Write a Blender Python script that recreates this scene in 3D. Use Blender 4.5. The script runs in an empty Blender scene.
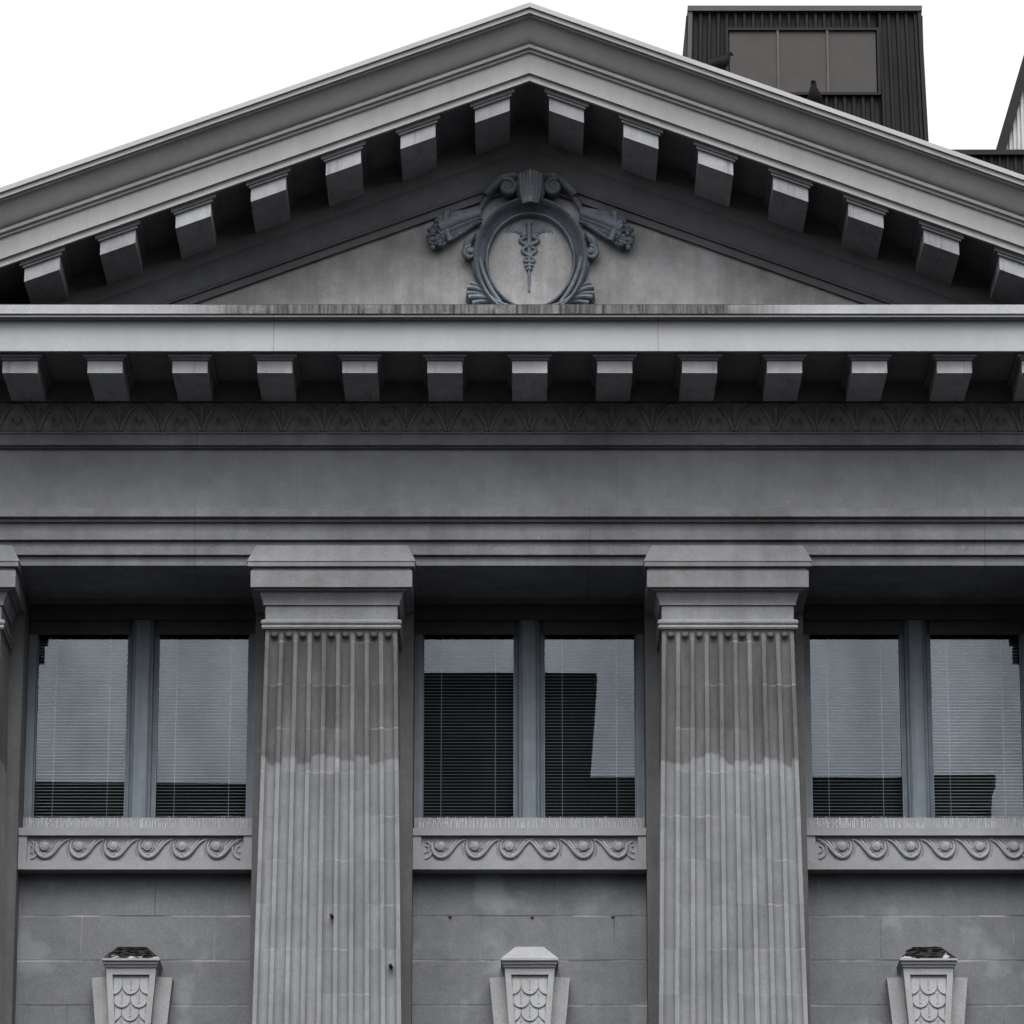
import bpy, math, random
from math import sin, cos, pi, radians, atan, sqrt
random.seed(7)
C = bpy.context.scene.collection

# ------------------------------------------------------------------ camera measurements
F = 4560.0                      # focal length in pixels of a 1024 px wide frame
TH = atan(1388.0 / F)           # upward pitch
CY, CZ = -45.0, 1.6
CX = -17.5 / 97.0

def P(px, py, Y):
    """point of the plane at depth Y that was measured at this place of the photograph"""
    dx = (px - 512) / F; dy = (512 - py) / F
    ry = cos(TH) - dy * sin(TH); rz = sin(TH) + dy * cos(TH)
    t = (Y - CY) / ry
    return CX + dx * t, CZ + rz * t
def Zp(py, Y): return P(512, py, Y)[1]
def W(n, py, Y):
    dy = (512 - py) / F
    return n / F * (Y - CY) / (cos(TH) - dy * sin(TH))

# ------------------------------------------------------------------ mesh helpers
class MB:
    def __init__(s): s.v = []; s.f = []; s.m = []; s.cur = 0
    def add(s, vs, fs):
        n = len(s.v); s.v += [tuple(p) for p in vs]
        for f in fs: s.f.append(tuple(i + n for i in f)); s.m.append(s.cur)
        return s
    def box(s, x0, x1, y0, y1, z0, z1):
        return s.hexa([(x0,y0,z0),(x1,y0,z0),(x1,y1,z0),(x0,y1,z0),(x0,y0,z1),(x1,y0,z1),(x1,y1,z1),(x0,y1,z1)])
    def hexa(s, p):
        return s.add(p, [(0,3,2,1),(4,5,6,7),(0,1,5,4),(1,2,6,5),(2,3,7,6),(3,0,4,7)])
    def prismx(s, prof, xs, shear=None, shaded_from=None):
        """closed profile of (y, z) swept along stations xs; shear(x) is added to z"""
        n = len(prof); vs = []; fs = []
        for x in xs:
            d = shear(x) if shear else 0
            vs += [(x, y, z + d) for y, z in prof]
        for k in range(len(xs) - 1):
            for i in range(n):
                j = (i + 1) % n
                fs.append((k*n+i, k*n+j, (k+1)*n+j, (k+1)*n+i))
        fs.append(tuple(range(n - 1, -1, -1))); fs.append(tuple((len(xs)-1)*n + i for i in range(n)))
        s.add(vs, fs)
        if shaded_from is not None:          # members from here on are coloured darker for shade, those before stay pale
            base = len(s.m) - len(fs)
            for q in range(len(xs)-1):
                for i in range(shaded_from, n): s.m[base + q*n + i] = 1
        return s
    def prismy(s, prof, y0, y1):
        n = len(prof)
        vs = [(x, y0, z) for x, z in prof] + [(x, y1, z) for x, z in prof]
        fs = [(i, (i+1) % n, n + (i+1) % n, n + i) for i in range(n)]
        fs += [tuple(range(n-1, -1, -1)), tuple(range(n, 2*n))]
        return s.add(vs, fs)
    def prismz(s, prof, z0, z1):
        n = len(prof)
        vs = [(x, y, z0) for x, y in prof] + [(x, y, z1) for x, y in prof]
        fs = [(i, (i+1) % n, n + (i+1) % n, n + i) for i in range(n)]
        fs += [tuple(range(n-1, -1, -1)), tuple(range(n, 2*n))]
        return s.add(vs, fs)
    def rings(s, prof):
        """rectangular rings (x half width, y front, y back, z): a moulded block"""
        vs = []; fs = []
        for hw, yf, yb, z in prof: vs += [(-hw,yf,z),(hw,yf,z),(hw,yb,z),(-hw,yb,z)]
        n = len(prof)
        for k in range(n - 1):
            for i in range(4):
                j = (i + 1) % 4
                fs.append((k*4+i, k*4+j, (k+1)*4+j, (k+1)*4+i))
        fs += [(3,2,1,0), tuple((n-1)*4+i for i in range(4))]
        return s.add(vs, fs)
    def relief(s, path, r, y0, flat=0.7, seg=8, r1=None):
        """half round bead laid along an x,z path on the plane y0; r may be a list"""
        n = len(path); vs = []; fs = []
        for i, (x, z) in enumerate(path):
            a = path[max(i-1, 0)]; b = path[min(i+1, n-1)]
            tx, tz = b[0]-a[0], b[1]-a[1]; L = sqrt(tx*tx+tz*tz) or 1; nx, nz = -tz/L, tx/L
            rr = r[i] if isinstance(r, (list, tuple)) else (r if r1 is None else r + (r1-r)*i/(n-1))
            for k in range(seg + 1):
                t = pi * k / seg
                vs.append((x + nx*rr*cos(t), y0 - rr*flat*sin(t), z + nz*rr*cos(t)))
        m = seg + 1
        for i in range(n - 1):
            for k in range(seg): fs.append((i*m+k, i*m+k+1, (i+1)*m+k+1, (i+1)*m+k))
        fs.append(tuple(range(m))); fs.append(tuple((n-1)*m + k for k in range(m-1, -1, -1)))
        return s.add(vs, fs)
    def tube(s, path, r, seg=6):
        n = len(path); vs = []; fs = []
        for i, p in enumerate(path):
            a = path[max(i-1, 0)]; b = path[min(i+1, n-1)]
            t = [b[k]-a[k] for k in range(3)]; L = sqrt(sum(q*q for q in t)) or 1; t = [q/L for q in t]
            u = (1,0,0) if abs(t[0]) < 0.8 else (0,1,0)
            e1 = (t[1]*u[2]-t[2]*u[1], t[2]*u[0]-t[0]*u[2], t[0]*u[1]-t[1]*u[0])
            L = sqrt(sum(q*q for q in e1)); e1 = [q/L for q in e1]
            e2 = (t[1]*e1[2]-t[2]*e1[1], t[2]*e1[0]-t[0]*e1[2], t[0]*e1[1]-t[1]*e1[0])
            rr = r[i] if isinstance(r, (list, tuple)) else r
            for k in range(seg):
                q = 2*pi*k/seg
                vs.append(tuple(p[j] + rr*(cos(q)*e1[j] + sin(q)*e2[j]) for j in range(3)))
        for i in range(n-1):
            for k in range(seg):
                l = (k+1) % seg
                fs.append((i*seg+k, i*seg+l, (i+1)*seg+l, (i+1)*seg+k))
        fs.append(tuple(range(seg-1, -1, -1))); fs.append(tuple((n-1)*seg + k for k in range(seg)))
        return s.add(vs, fs)
    def ball(s, c, rx, ry, rz, nu=14, nv=8):
        vs = [(c[0], c[1], c[2]-rz)]; fs = []
        for j in range(1, nv):
            b = -pi/2 + pi*j/nv
            for i in range(nu):
                a = 2*pi*i/nu
                vs.append((c[0]+rx*cos(b)*cos(a), c[1]+ry*cos(b)*sin(a), c[2]+rz*sin(b)))
        vs.append((c[0], c[1], c[2]+rz)); top = len(vs)-1
        for i in range(nu):
            k = (i+1) % nu
            fs.append((0, 1+k, 1+i))
            for j in range(nv-2): fs.append((1+j*nu+i, 1+j*nu+k, 1+(j+1)*nu+k, 1+(j+1)*nu+i))
            fs.append((top, 1+(nv-2)*nu+i, 1+(nv-2)*nu+k))
        return s.add(vs, fs)
    def mesh(s, name, mats, smooth=False):
        me = bpy.data.meshes.new(name); me.from_pydata(s.v, [], s.f); me.update()
        for m in (mats if isinstance(mats, (list, tuple)) else [mats]): me.materials.append(m)
        me.polygons.foreach_set('material_index', s.m)
        import bmesh
        bm = bmesh.new(); bm.from_mesh(me); bmesh.ops.recalc_face_normals(bm, faces=bm.faces); bm.to_mesh(me); bm.free()
        if smooth:
            me.polygons.foreach_set('use_smooth', [True]*len(me.polygons))
            try: me.set_sharp_from_angle(angle=radians(38))
            except Exception: pass
        return me
    def obj(s, name, mats, parent=None, smooth=False):
        o = bpy.data.objects.new(name, s.mesh(name, mats, smooth)); C.objects.link(o)
        if parent: o.parent = parent
        return o
def empty(name, loc=(0,0,0), rz=0, parent=None):
    o = bpy.data.objects.new(name, None); o.empty_display_size = 0.3; C.objects.link(o)
    o.location = loc; o.rotation_euler = (0,0,rz)
    if parent: o.parent = parent
    return o
def tag(o, label, cat, group=None):
    o['label'] = label; o['category'] = cat
    if group: o['group'] = group
    return o
def copy_tree(o, parent=None, loc=None):
    c = o.copy(); C.objects.link(c); c.parent = parent
    if loc is not None: c.location = loc
    for ch in list(o.children): copy_tree(ch, c)
    return c
def bez(p0, p1, p2, p3, n=12):
    r = []
    for i in range(n+1):
        t = i/n; a=(1-t)**3; b=3*t*(1-t)**2; c=3*t*t*(1-t); d=t**3
        r.append(tuple(a*p0[k]+b*p1[k]+c*p2[k]+d*p3[k] for k in range(len(p0))))
    return r

# ------------------------------------------------------------------ materials
class NT:
    def __init__(s, name):
        s.mat = bpy.data.materials.new(name); s.mat.use_nodes = True
        s.t = s.mat.node_tree; s.t.nodes.clear()
        s.out = s.n('ShaderNodeOutputMaterial')
    def n(s, kind, **kw):
        o = s.t.nodes.new(kind)
        for k, v in kw.items(): setattr(o, k, v)
        return o
    def l(s, a, b): s.t.links.new(a, b)
    def setin(s, sock, v):
        if hasattr(v, 'node'): s.l(v, sock)
        else: sock.default_value = v
    def math(s, op, a, b=None, c=None, clamp=False):
        m = s.n('ShaderNodeMath', operation=op, use_clamp=clamp); s.setin(m.inputs[0], a)
        if b is not None: s.setin(m.inputs[1], b)
        if c is not None: s.setin(m.inputs[2], c)
        return m.outputs[0]
    def pos(s): return s.n('ShaderNodeNewGeometry').outputs['Position']
    def mapv(s, v, scale=(1,1,1), loc=(0,0,0)):
        m = s.n('ShaderNodeMapping'); s.l(v, m.inputs[0]); m.inputs['Scale'].default_value = scale; m.inputs['Location'].default_value = loc
        return m.outputs[0]
    def noise(s, v, scale, detail=4, rough=0.55):
        m = s.n('ShaderNodeTexNoise'); s.l(v, m.inputs['Vector'])
        m.inputs['Scale'].default_value = scale; m.inputs['Detail'].default_value = detail; m.inputs['Roughness'].default_value = rough
        return m.outputs[0]
    def rng(s, v, a, b, c, d, smooth=False):
        m = s.n('ShaderNodeMapRange'); s.setin(m.inputs[0], v)
        if smooth: m.interpolation_type = 'SMOOTHSTEP'
        for i, q in enumerate((a,b,c,d)): m.inputs[i+1].default_value = q
        return m.outputs[0]
    def mix(s, fac, a, b, mode='MIX'):
        m = s.n('ShaderNodeMix', data_type='RGBA', blend_type=mode); s.setin(m.inputs[0], fac)
        for i, q in ((6, a), (7, b)):
            if hasattr(q, 'node'): s.l(q, m.inputs[i])
            else: m.inputs[i].default_value = (*q, 1) if len(q) == 3 else q
        return m.outputs[2]
    def gray(s, v):
        m = s.n('ShaderNodeCombineColor')
        for i in range(3): s.setin(m.inputs[i], v)
        return m.outputs[0]
    def sep(s, v):
        m = s.n('ShaderNodeSeparateXYZ'); s.l(v, m.inputs[0]); return m.outputs
    def bsdf(s, col, rough=0.85, bump=None, bstr=0.3, bdist=0.01, metal=0, spec=0.3):
        b = s.n('ShaderNodeBsdfPrincipled'); s.setin(b.inputs['Base Color'], col if hasattr(col, 'node') else (*col, 1))
        s.setin(b.inputs['Roughness'], rough); b.inputs['Metallic'].default_value = metal
        b.inputs['Specular IOR Level'].default_value = spec
        if bump is not None:
            u = s.n('ShaderNodeBump'); u.inputs['Strength'].default_value = bstr; u.inputs['Distance'].default_value = bdist
            s.l(bump, u.inputs['Height']); s.l(u.outputs[0], b.inputs['Normal'])
        s.l(b.outputs[0], s.out.inputs[0]); return s.mat

def stone(name, col, var=0.25, streak=0.25, speck=0.0, extra=None, grain=0.35, warm=0.0):
    t = NT(name); p = t.pos(); col = (col[0]*0.975, col[1]*1.0, col[2]*1.035)
    big = t.rng(t.noise(p, 0.9, 5, 0.6), 0.3, 0.7, 1-var, 1+var)
    med = t.rng(t.noise(t.mapv(p, (1,1,1), (31,7,5)), 5.5, 6, 0.65), 0.25, 0.75, 1-var*0.7, 1+var*0.7)
    st = t.rng(t.noise(t.mapv(p, (7,7,0.45)), 1.0, 5, 0.6), 0.35, 0.7, 1, 1-streak)
    fine = t.noise(p, 70, 3, 0.6)
    f = t.math('MULTIPLY', t.math('MULTIPLY', big, med), t.math('MULTIPLY', st, t.rng(fine, 0.3, 0.7, 1-grain*0.4, 1+grain*0.4)))
    c = t.mix(1.0, col, t.gray(f), 'MULTIPLY')
    if warm:
        c = t.mix(t.rng(t.noise(t.mapv(p, (1,1,1), (3,90,4)), 2.2, 4), 0.5, 0.75, 0, warm), c, (col[0]*1.0, col[1]*0.9, col[2]*0.78))
    if speck:
        v = t.noise(t.mapv(p, (1,1,1), (9,9,9)), 26, 2, 0.5)
        c = t.mix(t.rng(v, 0.70, 0.76, 0, speck*0.6), c, (0.4,0.4,0.39))
    bump = t.math('ADD', t.math('MULTIPLY', fine, 0.5), t.noise(p, 16, 4))
    if extra: c, bump = extra(t, p, c, bump)
    return t.bsdf(c, 0.92, bump, (0.15 if grain < 0.3 else 0.35) if grain < 0.5 else 0.7, 0.012 if grain < 0.5 else 0.02, 0, 0.08)

def joint_mask(t, z, step, off, width):
    """thin line at every step of z"""
    q = t.math('FRACT', t.math('DIVIDE', t.math('SUBTRACT', z, off), step))
    d = t.math('MULTIPLY', t.math('MINIMUM', q, t.math('SUBTRACT', 1.0, q)), step)
    return t.rng(d, width*0.5, width, 1, 0)

ZB = Zp(760, 0.0); ZJ = Zp(771.6, 0.0); STEP = (Zp(771.6,0) - Zp(949,0))/4
FLW = W(14.6, 760, 0)
def pilaster_extra(t, p, c, bump):
    s = t.sep(p); x, z = s[0], s[2]
    # old paint line: the upper shaft is bare dirty stone, its lower edge differs from flute to flute
    fl = t.math('FLOOR', t.math('DIVIDE', x, FLW))
    wn = t.n('ShaderNodeTexWhiteNoise', noise_dimensions='1D'); t.l(fl, wn.inputs['W'])
    edge = t.math('ADD', z, t.math('MULTIPLY', t.math('SUBTRACT', wn.outputs[0], 0.5), 0.09))
    edge = t.math('ADD', edge, t.math('MULTIPLY', t.math('SUBTRACT', t.noise(p, 9, 4), 0.5), 0.12))
    edge = t.math('ADD', edge, t.math('MULTIPLY', t.math('SUBTRACT', t.noise(t.mapv(p, (1,0,0), (2.3,0,0)), 1.1, 1), 0.5), 0.42))
    up = t.rng(edge, ZB-0.02, ZB+0.03, 0, 1, True)
    dk = t.rng(t.noise(t.mapv(p, (5,5,0.9)), 1.3, 5, 0.65), 0.3, 0.75, 0.44, 0.78)
    c = t.mix(up, c, t.mix(1.0, c, t.gray(dk), 'MULTIPLY'))
    c = t.mix(t.math('MULTIPLY', up, 0.5), c, (0.96, 0.93, 0.89), 'MULTIPLY')
    # every course of every flute is a slightly different stone
    cz_ = t.math('FLOOR', t.math('DIVIDE', t.math('SUBTRACT', z, ZJ+0.01), STEP))
    w2 = t.n('ShaderNodeTexWhiteNoise', noise_dimensions='2D'); cv = t.n('ShaderNodeCombineXYZ'); t.l(fl, cv.inputs[0]); t.l(cz_, cv.inputs[1]); t.l(cv.outputs[0], w2.inputs['Vector'])
    w3 = t.n('ShaderNodeTexWhiteNoise', noise_dimensions='1D'); t.l(cz_, w3.inputs['W'])
    c = t.mix(1.0, c, t.gray(t.math('MULTIPLY', t.rng(w2.outputs[0], 0, 1, 0.89, 1.07), t.rng(w3.outputs[0], 0, 1, 0.93, 1.07))), 'MULTIPLY')
    c = t.mix(t.rng(t.noise(t.mapv(p, (1,1,1), (6,60,1)), 2.6, 4, 0.6), 0.52, 0.72, 0, 0.4), c, t.mix(1.0, c, (1.28,1.29,1.31), 'MULTIPLY'))
    j = joint_mask(t, t.math('ADD', z, t.math('MULTIPLY', t.noise(p, 3, 3), 0.008)), STEP, ZJ+0.01, 0.010)
    jl = t.noise(t.mapv(p, (1,1,1), (50,2,8)), 3.2, 3)
    c = t.mix(t.math('MULTIPLY', j, t.rng(jl, 0.50, 0.68, 0, 0.5)), c, (0.26,0.26,0.262))
    c = t.mix(t.math('MULTIPLY', j, t.rng(jl, 0.44, 0.30, 0, 0.25)), c, (0.06,0.06,0.06))
    return c, t.math('SUBTRACT', bump, t.math('MULTIPLY', j, 0.15))

ZW = Zp(916, 1.15); ZWS = Zp(916,1.15)-Zp(960.6,1.15)
def ashlar_extra(t, p, c, bump):
    s = t.sep(p); x, z = s[0], s[2]
    wob = t.math('MULTIPLY', t.math('SUBTRACT', t.noise(p, 2.5, 3), 0.5), 0.015)
    zz = t.math('ADD', z, wob)
    j = joint_mask(t, zz, ZWS, ZW, 0.012)
    row = t.math('FLOOR', t.math('DIVIDE', t.math('SUBTRACT', z, ZW), ZWS))
    xx = t.math('ADD', t.math('ADD', x, wob), t.math('MULTIPLY', row, 0.62))
    jv = t.math('MULTIPLY', joint_mask(t, xx, 1.37, 0.25, 0.009), t.rng(t.noise(t.mapv(p, (1,1,1), (70,2,8)), 1.4, 2), 0.42, 0.58, 0.1, 0.95))
    J = t.math('MAXIMUM', j, jv)
    jl = t.noise(t.mapv(p, (1,1,1), (12,2,8)), 2.0, 3)
    c = t.mix(t.math('MULTIPLY', J, t.rng(jl, 0.52, 0.66, 0.0, 0.5)), c, (0.30,0.30,0.30))
    c = t.mix(t.math('MULTIPLY', J, t.rng(jl, 0.50, 0.40, 0.0, 0.6)), c, (0.04,0.04,0.04))
    pale = t.rng(t.noise(t.mapv(p, (1,1,1), (2,40,77)), 1.6, 3, 0.5), 0.56, 0.68, 0, 0.35, True)
    c = t.mix(pale, c, (0.22,0.245,0.24))
    return c, t.math('SUBTRACT', bump, t.math('MULTIPLY', J, 1.2))

def stain_extra(t, p, c, bump):
    s = t.sep(p); x = s[0]
    near = t.rng(t.math('ABSOLUTE', t.math('ADD', x, t.math('MULTIPLY', t.noise(p, 0.8, 2), 0.8))), 2.2, 3.6, 1, 0, True)
    v = t.noise(t.mapv(p, (30,1,2.0)), 1.0, 6, 0.7)
    w = t.noise(t.mapv(p, (3.5,1,3), (4,0,0)), 1.0, 5, 0.65)
    c = t.mix(t.math('MULTIPLY', near, t.rng(v, 0.36, 0.62, 0.55, 0.97)), c, (0.022,0.0205,0.0185))
    c = t.mix(t.math('MULTIPLY', near, t.rng(w, 0.57, 0.68, 0, 0.6)), c, (0.20,0.192,0.18))
    return c, bump

def seam_extra(period, off, w=0.008, dark=0.35):
    def ex(t, p, c, bump):
        x = t.sep(p)[0]
        j = joint_mask(t, x, period, off, w)
        return t.mix(t.math('MULTIPLY', j, dark), c, (0.05,0.05,0.05)), t.math('SUBTRACT', bump, j)
    return ex

ZKC = Zp(959.6, 0.80)
def drops_extra(t, p, c, bump):
    """black soot and moss crust on the upper slope, pale droppings along its rim"""
    z = t.sep(p)[2]
    zn = t.math('DIVIDE', t.math('SUBTRACT', z, ZKC), 0.15)
    m = t.math('ADD', zn, t.math('MULTIPLY', t.math('SUBTRACT', t.noise(t.mapv(p, (1,1,1), (8,3,1)), 6, 5, 0.65), 0.5), 2.2))
    c = t.mix(t.rng(m, 0.02, 0.12, 0, 0.96), c, (0.006,0.0054,0.005))
    return c, bump

def bracket_extra(t, p, c, bump):
    """every bracket has weathered to its own tone, with a few dark runs from its top edge"""
    r = t.n('ShaderNodeObjectInfo').outputs['Random']
    c = t.mix(1.0, c, t.gray(t.rng(r, 0, 1, 0.80, 1.12)), 'MULTIPLY')
    v = t.noise(t.mapv(p, (16,3,1.5)), 1.0, 4, 0.65)
    return t.mix(t.rng(v, 0.56, 0.70, 0, 0.45), c, (0.07,0.068,0.065)), bump

M = {}
G = (0.27, 0.267, 0.266)
M['stone'] = stone('weathered_grey_stone', G, 0.16, 0.12, 0.35, warm=0.3)
M['soffit'] = stone('shade_darkened_soffit', (0.11,0.11,0.112), 0.15, 0.1, 0.0)  # shade painted into the soffit zone: darker than the members beside it
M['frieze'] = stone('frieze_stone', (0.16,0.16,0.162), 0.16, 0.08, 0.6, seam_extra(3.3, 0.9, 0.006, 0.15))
M['corona'] = stone('painted_cornice', (0.25,0.251,0.255), 0.05, 0.05, 0.0, seam_extra(3.9, 1.3), grain=0.1)
M['rake'] = stone('painted_raking_cornice', (0.275,0.268,0.263), 0.07, 0.10, 0.0, warm=0.12, grain=0.1)
M['topstrip'] = stone('stained_cornice_top', (0.25,0.25,0.25), 0.10, 0.15, 0.0, stain_extra)
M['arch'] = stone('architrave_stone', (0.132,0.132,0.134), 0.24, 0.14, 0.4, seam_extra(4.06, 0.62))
M['modillion'] = stone('modillion_stone', (0.255,0.255,0.258), 0.2, 0.12, 0.0, bracket_extra, grain=0.15)
M['tymp'] = stone('tympanum_stone', (0.25,0.246,0.242), 0.30, 0.24, 0.3, warm=0.25)
M['pil'] = stone('pilaster_stone', (0.162,0.163,0.165), 0.16, 0.18, 0.2, pilaster_extra, grain=0.25)
M['cap'] = stone('capital_stone', (0.140,0.140,0.141), 0.18, 0.15, 0.2, warm=0.1)
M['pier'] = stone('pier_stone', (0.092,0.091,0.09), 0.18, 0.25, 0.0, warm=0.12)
M['wall'] = stone('ashlar_wall', (0.112,0.113,0.116), 0.14, 0.10, 0.0, ashlar_extra)
M['sill'] = stone('carved_sill_stone', (0.192,0.192,0.195), 0.10, 0.10, 0.0)
M['key'] = stone('keystone_stone', (0.21,0.21,0.208), 0.10, 0.12, 0.0)
M['keydark'] = stone('soiled_keystone_cap', (0.22,0.218,0.212), 0.15, 0.1, 0, drops_extra)
M['bronze'] = stone('verdigris_bronze', (0.135,0.152,0.168), 0.28, 0.25, 0.0, None, 0.5)
M['bronze_soiled'] = stone('soiled_bronze', (0.105,0.116,0.127), 0.3, 0.2, 0.0,
    lambda t,p,c,b: (t.mix(t.rng(t.noise(t.mapv(p,(1,1,1),(5,1,3)), 9, 4, 0.6), 0.52, 0.66, 0, 0.5), c, (0.24,0.205,0.195)), b))
M['dark_orn'] = stone('leaf_ornament_stone', (0.13,0.13,0.132), 0.2, 0.1, 0.2)  # even grey stone for the leaf band and its relief

def simple(name, col, rough=0.6, var=0.12, scale=6, metal=0, spec=0.4, streak=0.0):
    t = NT(name); p = t.pos()
    f = t.rng(t.noise(p, scale, 5, 0.6), 0.3, 0.7, 1-var, 1+var)
    if streak: f = t.math('MULTIPLY', f, t.rng(t.noise(t.mapv(p,(14,14,0.6)), 1, 4), 0.4, 0.7, 1, 1-streak))
    return t.bsdf(t.mix(1, col, t.gray(f), 'MULTIPLY'), rough, t.noise(p, 40, 3), 0.1, 0.004, metal, spec)
M['frame'] = simple('blue_grey_window_paint', (0.085,0.106,0.127), 0.6, 0.18, 5, streak=0.35)
M['flash'] = simple('zinc_flashing', (0.20,0.204,0.21), 0.5, 0.08, 2)
M['slat'] = simple('blind_slat', (0.75,0.75,0.76), 0.5, 0.08, 3)
M['cord'] = simple('blind_cord', (0.75,0.75,0.75), 0.7, 0.05)
M['wire'] = simple('spike_wire', (0.7,0.7,0.71), 0.35, 0.1, 9, 0.6)
M['crust'] = simple('black_soot_crust', (0.005,0.0045,0.004), 1.0, 0.4, 20, spec=0.0)
M['headshade'] = simple('head_shade_tone', (0.045,0.047,0.05), 0.8, 0.15, 4, spec=0.1)  # dark tone standing in for the shade at the window heads
M['room'] = simple('room_wall', (0.03,0.029,0.028), 0.9, 0.1)
M['black'] = simple('black_ribbed_cladding', (0.011,0.0107,0.0103), 0.7, 0.25, 2.0, streak=0.3, spec=0.1)
M['blacktrim'] = simple('dark_metal_trim', (0.010,0.010,0.0105), 0.6, 0.1, spec=0.1)
M['coping'] = simple('grey_coping', (0.045,0.045,0.047), 0.6, 0.1, spec=0.15)
M['palecorr'] = simple('pale_ribbed_cladding', (0.25,0.25,0.255), 0.55, 0.1, 2)
M['rust'] = simple('rusty_mullion', (0.048,0.031,0.024), 0.7, 0.2, 8)
M['board'] = simple('brown_glazed_panel', (0.022,0.020,0.0192), 0.5, 0.14, 3, spec=0.2)
M['bird'] = simple('dark_feathers', (0.008,0.008,0.01), 0.9, 0.3, 30, spec=0.05)
M['roof'] = simple('roofing_felt', (0.08,0.08,0.08), 0.9, 0.15)
M['asphalt'] = simple('dark_asphalt', (0.024,0.024,0.025), 0.95, 0.2, 4, spec=0.0)  # even tone kept very dark so little light bounces up
M['paving'] = simple('dark_stone_paving', (0.045,0.045,0.045), 0.95, 0.12, 3, spec=0.0)
M['kerb'] = simple('granite_kerb', (0.28,0.28,0.28), 0.85, 0.1)
M['line'] = simple('road_paint', (0.7,0.7,0.68), 0.8, 0.1)
M['earth'] = simple('ground_paving', (0.024,0.024,0.025), 0.95, 0.2, 0.5, spec=0.0)
M['darkwall'] = simple('dark_brick_wall', (0.03,0.027,0.025), 0.85, 0.15, 2)
M['darkglass'] = simple('dark_office_glass', (0.02,0.022,0.025), 0.1, 0.1, spec=0.5)

def glass():
    t = NT('window_glass'); p = t.pos()
    fr = t.n('ShaderNodeFresnel'); fr.inputs['IOR'].default_value = 1.5
    k = t.math('MULTIPLY', fr.outputs[0], t.rng(t.noise(t.mapv(p,(1.4,1,0.6)), 1.1, 4, 0.55), 0.3, 0.7, 0.62, 1.12), clamp=True)
    tr = t.n('ShaderNodeBsdfTransparent'); tr.inputs[0].default_value = (0.80,0.83,0.84,1)
    gl = t.n('ShaderNodeBsdfGlossy'); gl.inputs['Roughness'].default_value = 0.0; gl.inputs[0].default_value = (0.84,0.92,1.0,1)
    bu = t.n('ShaderNodeBump'); bu.inputs['Strength'].default_value = 1.0; bu.inputs['Distance'].default_value = 0.00012   # old glass is never quite flat
    t.l(t.noise(p, 0.9, 0, 0.5), bu.inputs['Height']); t.l(bu.outputs[0], gl.inputs['Normal'])
    mx = t.n('ShaderNodeMixShader'); t.l(k, mx.inputs[0]); t.l(tr.outputs[0], mx.inputs[1]); t.l(gl.outputs[0], mx.inputs[2])
    t.l(mx.outputs[0], t.out.inputs[0]); return t.mat
M['glass'] = glass()

# ------------------------------------------------------------------ the classical building
bld = tag(empty('classical_building', (0,0,0)),
    'grey stone building with a pediment, fluted pilasters and a caduceus medallion', 'building')
XE = 9.1                                   # half length of the cornice
S = W(396, 600, 0.0)                       # pilaster spacing
PX = [-1.5*S, -0.5*S, 0.5*S, 1.5*S]
GY = 1.40                                  # glass plane

# --- horizontal cornice
zs = Zp(349.5, -1.21)
bed = -0.20
prof = [(-1.37, Zp(313.8,-1.37)), (-1.35, Zp(314.4,-1.35)), (-1.35, Zp(316.8,-1.35)), (-1.30, Zp(317.0,-1.35)+0.01),
        (-1.30, Zp(318.6,-1.30)), (-1.27, Zp(318.6,-1.30)+0.004), (-1.25, Zp(320,-1.25)), (-1.25, Zp(351,-1.25)), (-1.21, Zp(351,-1.25)), (-1.21, zs),
        (bed, zs), (bed, Zp(402,bed)), (-0.16, Zp(403,-0.16)), (0.6, Zp(403,-0.16)), (0.6, Zp(313.8,-1.37))]
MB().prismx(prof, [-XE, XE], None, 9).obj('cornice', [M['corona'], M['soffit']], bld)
M['dull_dark'] = simple('bounce_blocker_and_bolt_dark', (0.035,0.035,0.037), 0.8, 0.2, 3, spec=0.1)  # dark tone of the added ledge sheet; the wall bolts share it
zt = Zp(313.8,-1.37)+0.002
MB().prismx([(-1.372, Zp(304.8,-1.37)), (-1.372, zt), (0.55, zt), (0.55, Zp(304.8,-1.37)+0.03)], [-XE-0.15, XE+0.15]).obj('cornice_top', M['topstrip'], bld)
MB().prismx([(-1.362, Zp(304.8,-1.37)+0.003), (-0.003, Zp(304.8,-1.37)+0.026), (-0.003, Zp(304.8,-1.37)+0.034), (-1.362, Zp(304.8,-1.37)+0.009)], [-XE-0.1, XE+0.1]).obj('ledge_bounce_blocker', M['dull_dark'], bld)  # added unseen sheet, stops the ledge bouncing light up into the pediment

# --- leaf moulding under the soffit
zl0, zl1 = Zp(403,-0.16)-0.002, Zp(432.5,-0.10)
pr = [(0.5, zl0), (-0.16, zl0)]
for i in range(9):
    u = i/8; pr.append((-0.21+0.11*u, zl0-0.015 + (zl1+0.01-zl0+0.015)*(3*u*u-2*u**3)))
pr += [(-0.10, zl1), (0.5, zl1)]
lm = MB().prismx(pr, [-XE+1.0, XE-1.0])
leaf = MB(); per = W(41, 418, -0.15); n = int((XE-1.1)/per)
def lpt(x, u):   # on the face of the moulding
    return (x, -0.225+0.11*u, zl0-0.01 + (zl1-zl0)*u)
for k in range(-n, n+1):
    x0 = k*per
    for sg in (-1, 1):
        leaf.tube([lpt(x0+sg*per*q, u) for q, u in ((0.03,0.92),(0.12,0.62),(0.26,0.28),(0.40,0.10),(0.48,0.08))], 0.018, 5)
        leaf.tube([lpt(x0+sg*per*q, u) for q, u in ((0.5,0.75),(0.40,0.50),(0.33,0.75),(0.36,0.92))], 0.014, 5)
    leaf.tube([lpt(x0, u) for u in (0.12,0.4,0.7)], [0.03,0.02,0.008], 5)
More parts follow.
